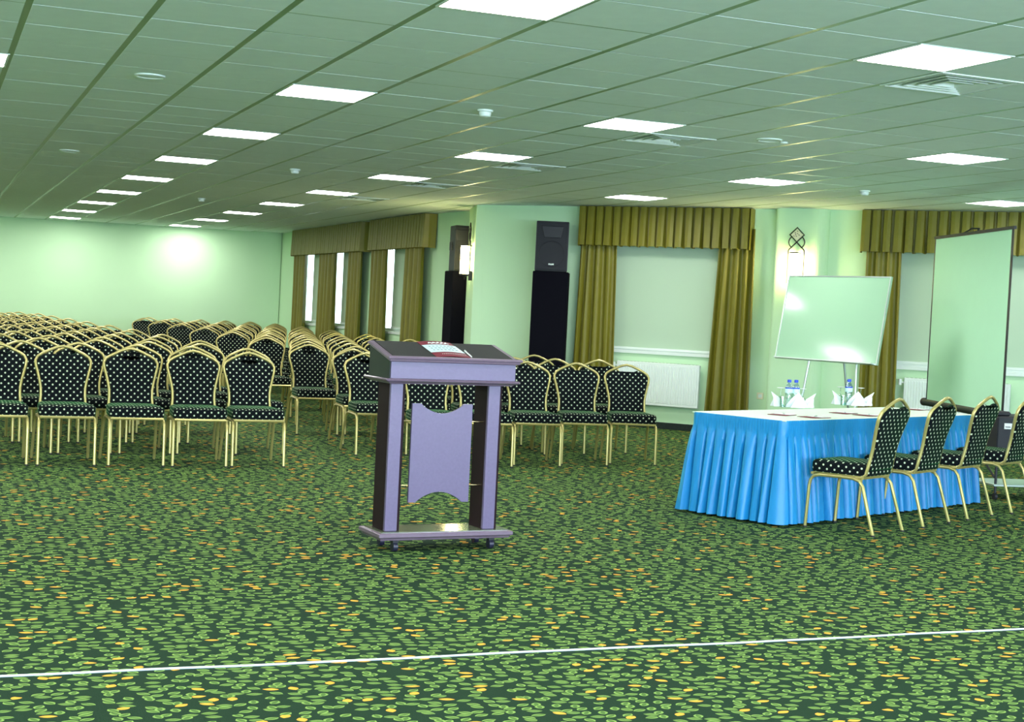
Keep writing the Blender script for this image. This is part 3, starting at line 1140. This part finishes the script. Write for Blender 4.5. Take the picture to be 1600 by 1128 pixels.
fs += [(0, n, 3 * n, 2 * n), (n - 1, 3 * n - 1, 4 * n - 1, 2 * n - 1)]
mb.add([(x - .015, y, z) for x, y, z in vs], fs)
mb.build('hanging_panel', M_front, t)
for z in (.755, .375):
    MB().tube([(-.275, .13, z), (-.205, .13, z)], .005, 8).build('panel_rod', M_brass, t)
    MB().tube([(.175, .13, z), (.255, .13, z)], .005, 8).build('panel_rod', M_brass, t)
for x, y_ in ((-.31, .06), (.31, .06), (-.31, .27), (.31, .27)):
    ca = MB().box(x - .018, x + .018, y_ - .02, y_ + .02, .052, .071).build('caster', M_blackp, t)
    MB().tube([(x - .014, y_, .028), (x + .014, y_, .028)], .028, 14).build('wheel', plain('caster_rubber', (.015, .015, .035), .35), ca, smooth=True)
# brochure, pen
br = thing('brochure', 'open crimson and pale blue brochure on the lectern top', 'brochure')
Lm = Matrix.Translation((lc.x, lc.y, 0)) @ Matrix.Rotation(LW, 4, 'Z') @ lid
def sheet(u0, u1, v0, v1, h, thick=.0015, arch=.008, skew=.0):
    rings = []
    nn = 8
    for k in range(nn + 1):
        u = u0 + (u1 - u0) * k / nn
        hh = h + arch * sin(PI * (u - bx0) / (bx1 - bx0))
        sk = 0
        rings.append([(u + skew * v0, v0, hh), (u + skew * v1, v1, hh), (u + skew * v1, v1, hh + thick), (u + skew * v0, v0, hh + thick)])
    return MB().loft(rings, mtx=Lm)
bx0, bx1 = -.115, .105
sheet(bx0, bx1, .02, .345, .0265).build('cover_sheet', M_red, br, smooth=False)
sheet(bx0, bx1, .115, .265, .0285, .001).build('pale_band', M_cyan, br)
mb = MB()
rr = random.Random(3)
for k in range(7):
    u = -.085 + k * .024
    for j in range(3):
        v_ = .145 + j * .038
        ah = .0297 + .008 * sin(PI * (u - bx0) / (bx1 - bx0))
        mb.box(u, u + .012 + rr.random() * .006, v_, v_ + .018, ah, ah + .001, mtx=Lm)
mb.build('band_print', M_grey, br)
mb = MB()
for k in range(16):
    u = -.06 + k * .0085
    v_ = .295 + .008 * sin(k * 1.9)
    ah = .0282 + .008 * sin(PI * (u - bx0) / (bx1 - bx0))
    mb.box(u, u + .007, v_, v_ + .012 + .006 * (k % 3), ah, ah + .001, mtx=Lm)
for k in range(14):
    u = -.06 + k * .0115
    ah = .0282 + .008 * sin(PI * (u - bx0) / (bx1 - bx0))
    mb.box(u, u + .003, .07, .076, ah, ah + .001, mtx=Lm)
mb.build('white_script', M_paper, br)
pn = thing('pen', 'white pen lying beside the brochure on the lectern', 'pen')
a, b = Lm @ Vector((.112, .03, .031)), Lm @ Vector((.125, .17, .031))
MB().tube([a, a.lerp(b, .1), a.lerp(b, .9), b], [.002, .0045, .0045, .003], 8).build('barrel', M_paper, pn, smooth=True)
c_ = a.lerp(b, .75) + Vector((0, 0, .006))
MB().tube([c_, a.lerp(b, .97) + Vector((0, 0, .006))], .0015, 6).build('clip', M_alu, pn)

# ------------------------------------------------------------------ blue-skirted table
TA = math.atan2(10.15 - 8.99, 8.29 - 5.68)
te = Vector((cos(TA), sin(TA)))
tn = Vector((-sin(TA), cos(TA)))
TO = Vector((5.675, 8.985))
TL, TW = 2.86, .82
tb = thing('banquet_table', 'long table hidden under white cloth and blue skirt', 'table', (TO.x, TO.y, 0), TA)
B(.01, TL - .01, .01, TW - .01, .715, .74).build('tabletop', M_wood, tb)
for x in (.15, TL - .15):
    for y in (.1, TW - .1):
        B(x - .015, x + .015, y - .015, y + .015, 0, .715).build('leg', M_iron, tb)
cl = thing('tablecloth', 'white cloth spread flat over the blue-skirted table', 'tablecloth', (TO.x, TO.y, 0), TA)
B(0, TL, 0, TW, .7415, .750, bev=.003).build('cloth_top', M_cloth, cl)
# skirt
def skirt():
    rnd = random.Random(11)
    per = []
    def corner(cx, cy, a0):
        for k in range(5):
            a = math.radians(a0 + k * 22.5)
            per.append((cx + .045 * cos(a), cy + .045 * sin(a), cos(a), sin(a)))
    def edge(xa, ya, xb, yb, nx, ny):
        L = math.hypot(xb - xa, yb - ya)
        m = max(2, int(L / .0075))
        for k in range(m + 1):
            u = k / m
            per.append((xa + (xb - xa) * u, ya + (yb - ya) * u, nx, ny))
    r = .045
    edge(r, 0, TL - r, 0, 0, -1); corner(TL - r, r, -90)
    edge(TL, r, TL, TW - r, 1, 0); corner(TL - r, TW - r, 0)
    edge(TL - r, TW, r, TW, 0, 1); corner(r, TW - r, 90)
    edge(0, TW - r, 0, r, -1, 0); corner(r, r, 180)
    # arc length
    s = [0]
    for a, b in zip(per[:-1], per[1:]): s.append(s[-1] + math.hypot(a[0] - b[0], a[1] - b[1]))
    tot = s[-1] + .01
    npl = round(tot / .088)
    bnd = [k * tot / npl + rnd.uniform(-.012, .012) for k in range(npl + 1)]
    bnd[0], bnd[-1] = 0, tot
    amp = [rnd.uniform(.35, 1.35) for _ in range(npl)]
    tw = [rnd.uniform(-1, 1) for _ in range(npl)]
    zs = [.748, .735, .70, .66, .635, .60, .54, .46, .38, .30, .22, .14, .07, .018]
    rings = []
    for z in zs:
        v = max(0, (.64 - z) / .63)
        row = []
        for (x, y, nx, ny), ss in zip(per, s):
            q = 0
            while q < npl - 1 and ss > bnd[q + 1]: q += 1
            f_ = (ss - bnd[q]) / (bnd[q + 1] - bnd[q])
            # knife pleat: broad rounded face, then a quick dive inwards
            prof = sin(PI * min(1, f_ / .78)) ** .6 if f_ < .78 else -1.0 * sin(PI * (f_ - .78) / .22)
            wob = .35 * sin(2 * PI * f_ * 2 + tw[q] * 3 + v * 5) * v
            av = (.042 * v ** .6 * amp[q]) if prof > 0 else .055 * min(1, v * 5)
            d = .006 + (.002 + av) * prof + .010 * wob + .052 * v
            if z > .64: d = .006 + .002 * sin(ss * 260) + .0012 * sin(z * 300)
            sh = .018 * v * tw[q] * sin(PI * f_)
            row.append((x + nx * d - ny * sh, y + ny * d + nx * sh, z))
        rings.append(row)
    n = len(per)
    mb = MB()
    mb.add([p for r_ in rings for p in r_], [(a * n + b, a * n + (b + 1) % n, (a + 1) * n + (b + 1) % n, (a + 1) * n + b) for a in range(len(zs) - 1) for b in range(n)])
    return mb
sk = thing('table_skirt', 'shiny bright blue pleated skirt hung around the table', 'table skirt', (TO.x, TO.y, 0), TA)
o = skirt().build('pleated_skirt', M_skirt, sk, smooth=True)

def tab(u, v, z=.752):
    q = TO + te * u + tn * v
    return (q.x, q.y, z)
# place settings
def inv_glass(u, v, lab, h=.155):
    g = thing('stem_glass', lab, 'glass', tab(u, v), 0, 'upturned stem glasses on the table')
    MB().lathe((0, 0, 0), [(.034, 0), (.038, .03), (.036, .06), (.020, .078), (.004, .088)], 16).build('bowl', M_glass, g, smooth=True)
    MB().lathe((0, 0, .086), [(.004, 0), (.0035, .055), (.006, .062)], 10).build('stem', M_glass, g, smooth=True)
    MB().lathe((0, 0, .146), [(.006, 0), (.032, .004), (.033, .007)], 18).build('foot', M_nap, g, smooth=True)
    return g
def bottle(u, v, lab):
    g = thing('water_bottle', lab, 'bottle', tab(u, v), 0, 'water bottles with blue caps')
    MB().lathe((0, 0, 0), [(.026, 0), (.031, .006), (.031, .09), (.029, .10), (.031, .11), (.031, .155), (.026, .178), (.014, .196), (.012, .205)], 18).build('body', M_bottle, g, smooth=True)
    MB().lathe((0, 0, 0), [(.0318, .115), (.0322, .117), (.0322, .150), (.0318, .152)], 18).build('label_band', M_cyan, g, smooth=True)
    MB().lathe((0, 0, .150), [(.0325, 0), (.0325, .010)], 18).build('label_stripe', M_blue, g, smooth=True)
    MB().lathe((0, 0, .203), [(.0165, 0), (.017, .018), (.015, .022)], 14).build('cap', M_blue, g, smooth=True)
    return g
def napkin(u, v, rz, h, w, lean, lab, z=.7515):
    g = thing('folded_napkin', lab, 'napkin', tab(u, v, z), rz, 'white napkins folded into points')
    # peaked fold: two wings meeting in a raised point
    mb = MB()
    for s in (-1, 1):
        a, b, c, d = (0, .012 , .002), (s * w, .03, .004), (s * w * .55, .012, h * .55), (lean * h, 0, h)
        th = Vector((0, .004, 0))
        q = [Vector(p) for p in (a, b, c, d)]
        mb.loft([q, [p + th for p in q]])
    mb.build('outer_fold', M_nap, g)
    mb = MB()
    q = [Vector(p) for p in ((-w * .6, -.02, .003), (w * .6, -.02, .003), (w * .15 + lean * h * .5, -.008, h * .62), (-w * .15 + lean * h * .5, -.008, h * .62))]
    mb.loft([q, [p + Vector((0, .003, 0)) for p in q]])
    mb.build('inner_fold', M_nap, g)
    return g
def setting(cx, cy, tagw, gu):
    rx, ry = cos(YAW), -sin(YAW)
    def at(a, b): return uv_of(cx + rx * a - ry * b, cy + ry * a + rx * b)
    rz = -YAW
    u, v = at(.02, .0)
    p = thing('serving_plate', 'white plate under napkins and glasses, %s' % tagw, 'plate', tab(u, v), TA, 'plates on the white tablecloth')
    MB().lathe((0, 0, 0), [(.05, 0), (.062, .003), (.078, .008), (.081, .010), (.077, .0095), (.055, .006), (.01, .005)], 28).build('dish', M_china, p, smooth=True)
    napkin(*at(-.135, -.03), rz, .125, .050, -.42, 'white napkin peak on the left of the %s' % tagw)
    napkin(*at(.02, -.115), rz, .130, .100, .03, 'broad white napkin peak in the middle of the %s' % tagw)
    napkin(*at(.135, -.02), rz, .125, .050, .42, 'white napkin peak on the right of the %s' % tagw)
    inv_glass(*at(-.085, .10), 'upturned stem glass at the back left of the %s' % tagw)
    inv_glass(*at(.095, .10), 'upturned stem glass at the back right of the %s' % tagw)
    gl = thing('tumbler', 'clear tumbler in front of the napkins of the %s' % tagw, 'glass', tab(*at(-.098, -.105)), 0, 'clear tumblers')
    MB().lathe((0, 0, 0), [(.026, 0), (.031, .085), (.029, .085), (.024, .006)], 18).build('tumbler_body', M_glass, gl, smooth=True)
    bottle(*at(-.03, .03), 'blue-capped water bottle, left one of the %s' % tagw)
    bottle(*at(-.03 + gu, .055 if gu > .03 else .10), 'blue-capped water bottle, right one of the %s' % tagw)
def uv_of(x, y):
    d = Vector((x, y)) - TO
    return d.dot(te), d.dot(tn)
SET1, SET2 = (.99, .43), (1.79, .62)

# ------------------------------------------------------------------ pixel-to-plane helper for laying papers on the table
def onz(x, y, z):
    d = Fv + Rv * ((x - 800) / F_PX) - Uv * ((y - 564) / F_PX)
    k = (z - CAM_Z) / d.z
    return Vector((0, 0, CAM_Z)) + d * k
q1, q2 = onz(1238, 636, .752), onz(1331, 633, .752)
s1, s2 = uv_of(q1.x, q1.y), uv_of(q2.x, q2.y)
print('sets', s1, s2)
setting(q1.x, q1.y, 'nearer table setting', .062)
setting(q2.x, q2.y, 'further table setting', .02)
labs = ['crimson leaflet nearest the table corner', 'crimson leaflet at the cloth edge beside the first chair', 'crimson leaflet in front of the further setting', 'crimson leaflet partly behind the first chair back', 'crimson leaflet between the first two chair backs']
for k, (u, v, a) in enumerate([(*uv_of(*onz(1222, 648, .752)[:2]), .2), (*uv_of(*onz(1272, 652, .752)[:2]), -.1), (*uv_of(*onz(1318, 645.5, .752)[:2]), .1), (*uv_of(*onz(1356, 649, .752)[:2]), .0), (*uv_of(*onz(1432, 640, .752)[:2]), .1)]):
    lf = thing('leaflet', labs[k] + ' on white cloth', 'leaflet', tab(u, v), TA + a, 'crimson leaflets on the table')
    B(-.105, .105, -.075, .075, 0, .003).build('cover', M_red, lf)
    B(.005, .1, -.065, .07, .003, .006).build('inside_page', M_paper, lf)
    pen = thing('pen', 'white pen lying on the ' + labs[k], 'pen', tab(u + .02, v, .7625), TA + a + .5, 'white pens on the leaflets')
    MB().tube([(-.06, 0, 0), (-.05, 0, 0), (.055, 0, 0), (.06, 0, 0)], [.001, .004, .004, .003], 8).build('barrel', M_alu, pen, smooth=True)

# ------------------------------------------------------------------ whiteboard on an easel
def lift(x, y, z):
    """picture position at a given viewing depth"""
    return Vector((0, 0, CAM_Z)) + (Fv + Rv * ((x - 800) / F_PX) - Uv * ((y - 564) / F_PX)) * z
bl, brr = Vector((0, 0, 0)), None
WBL, WBR = lift(1212, 557, 16.1), lift(1369, 569, 15.0)
WBR.z = WBL.z = (WBL.z + WBR.z) / 2
ex = (WBR - WBL).normalized()
back = Vector((-ex.y, ex.x, 0)).normalized()
if back.dot(Vector((.56, .83, 0))) < 0: back = -back
wlen = (WBR - WBL).length
tl = .17
upv = (Vector((0, 0, 1)) * cos(tl) + back * sin(tl))
nv = ex.cross(upv)
wb = thing('whiteboard', 'large tilted whiteboard with metal edge on a thin-legged easel', 'whiteboard', (0, 0, 0))
hb = .90
mt = Matrix((ex, -nv if nv.dot(back) < 0 else nv, upv)).transposed().to_4x4()
mt.translation = WBL
# local y = away from the room
MB().box(0, wlen, 0, .018, 0, hb, mtx=mt).build('board', M_board, wb)
mb = MB()
w_ = .014
mb.box(-.004, wlen + .004, -.006, .022, -w_, .004, mtx=mt).box(-.004, wlen + .004, -.006, .022, hb - .004, hb + w_ * .6, mtx=mt)
mb.box(-w_ * .7, .004, -.006, .022, -w_, hb + w_ * .6, mtx=mt).box(wlen - .004, wlen + w_ * .7, -.006, .022, -w_, hb + w_ * .6, mtx=mt)
mb.build('frame', M_alu, wb)
MB().box(.02, wlen - .02, -.06, -.004, -.012, -.002, mtx=mt).build('pen_tray', M_alu, wb)
cw = WBL + ex * wlen * .5
for s in (.30, .72):
    a = WBL + ex * wlen * s + back * .10 + Vector((0, 0, .35))
    f_ = WBL + ex * (wlen * (s - (.10 if s < .5 else -.10))) + back * .02
    f_.z = .01
    d1 = (a - f_)
    MB().tube([f_, a + back * .05], .013, 8).build('leg', M_alu, wb, smooth=True)
    MB().tube([f_ - Vector((0, 0, .01)), f_ + Vector((0, 0, .02))], .018, 8).build('foot', M_foot, wb)
rear = cw + back * .55
rear.z = .01
MB().tube([rear, cw + back * .16 + Vector((0, 0, .7))], .012, 8).build('leg', M_alu, wb, smooth=True)
MB().tube([cw + back * .12 + ex * -.3 + Vector((0, 0, .33)), cw + back * .12 + ex * .3 + Vector((0, 0, .33))], .012, 8).build('crossbar', M_alu, wb, smooth=True)

# ------------------------------------------------------------------ projection screen
SL, SR = lift(1448, 625, 16.0), lift(1564, 649, 13.96)
SL.z = SR.z = .70
ps = thing('projection_screen', 'tall pale projection screen in black frame, fully unrolled', 'projection screen', (0, 0, 0))
se = (SR - SL).normalized()
sb_ = Vector((-se.y, se.x, 0)).normalized()
if sb_.dot(Vector((.63, .78, 0))) < 0: sb_ = -sb_
sw = (SR - SL).length
sh_ = 1.735
mt = Matrix((se, sb_, Vector((0, 0, 1)))).transposed().to_4x4()
mt.translation = SL
MB().box(.0, sw, 0, .003, 0, sh_, mtx=mt).build('screen_fabric', M_screen, ps)
mb = MB()
mb.box(-.03, 0, -.001, .005, 0, sh_ , mtx=mt)
mb.build('black_border', M_blackp, ps)
MB().box(sw, sw + .045, -.001, .005, 0, sh_, mtx=mt).build('black_border', M_blackp, ps)
MB().box(-.03, sw + .07, -.012, .014, sh_, sh_ + .03, mtx=mt).build('top_bar', M_blackp, ps)
MB().tube([mt @ Vector((-.12, .02, -.03)), mt @ Vector((sw + .12, .02, -.03))], .04, 14).build('roller_case', M_blackp, ps, smooth=True)
MB().tube([mt @ Vector((-.145, .02, -.03)), mt @ Vector((-.12, .02, -.03))], .044, 14).build('end_cap', plain('maroon_cap', (.05, .012, .02), .4), ps, smooth=True)
mid = mt @ Vector((sw * .5, .08, 0))
MB().tube([(mid.x, mid.y, .05), (mid.x, mid.y, .70 + sh_ + .05)], .014, 10).build('stand_pole', M_blackp, ps, smooth=True)
MB().tube([mt @ Vector((sw * .38, .0, sh_ + .02)), mt @ Vector((sw * .46, .03, sh_ + .07)), mt @ Vector((sw * .52, .06, sh_ + .06)), mt @ Vector((sw * .54, .02, sh_ + .02))], .009, 8).build('carry_handle', M_blackp, ps, smooth=True)
for k in range(3):
    a = .6 + k * 2 * PI / 3
    MB().tube([(mid.x, mid.y, .42), (mid.x + .42 * cos(a), mid.y + .42 * sin(a), .012)], .011, 8).build('leg', M_blackp, ps, smooth=True)

# ------------------------------------------------------------------ black equipment case on a low cart, right edge
cc = lift(1592, 690, 13.1)
ca = thing('equipment_cart', 'low dark metal cart carrying the black case at right edge', 'cart', (cc.x, cc.y, 0), -.2)
B(-.35, .35, -.25, .25, .365, .390, bev=.004).build('shelf', M_alu, ca)
B(-.35, .35, -.25, .25, .12, .14, bev=.004).build('lower_shelf', M_alu, ca)
for x in (-.32, .32):
    for y in (-.22, .22):
        MB().tube([(x, y, .06), (x, y, .365)], .012, 8).build('post', M_blackp, ca, smooth=True)
        w_ = MB().tube([(x - .012, y, .03), (x + .012, y, .03)], .03, 12).build('caster', M_blackp, ca, smooth=True)
cs = thing('equipment_case', 'black equipment case with small white sticker behind the last chairs', 'case', (cc.x, cc.y, .391), -.2)
B(-.33, .33, -.22, .22, 0, .34, bev=.015).build('case_body', M_blackp, cs)
B(-.33, -.20, -.20, .20, .34, .38, bev=.012).build('case_lid', M_blackp, cs)
B(-.27, -.20, -.226, -.219, .23, .28).build('sticker', M_paper, cs)
B(-.262, -.215, -.229, -.225, .245, .252).build('sticker_print', M_iron, cs)
MB().tube([(-.06, -.225, .26), (-.06, -.25, .26), (.06, -.25, .26), (.06, -.225, .26)], .007, 6).build('carry_handle', M_blackp, cs, smooth=True)

# ------------------------------------------------------------------ white cable on the carpet
pts = []
n = 60
for k in range(n + 1):
    x = -.6 + 6.6 * k / n
    pts.append((x, 5.615 + .016 * x + .006 * sin(x * 3.1) + .003 * sin(x * 9), .0047))
tag(MB().tube(pts, .0045, 6).build('cable', M_cable, smooth=True), 'thin white cable running across the carpet in the foreground', 'cable')
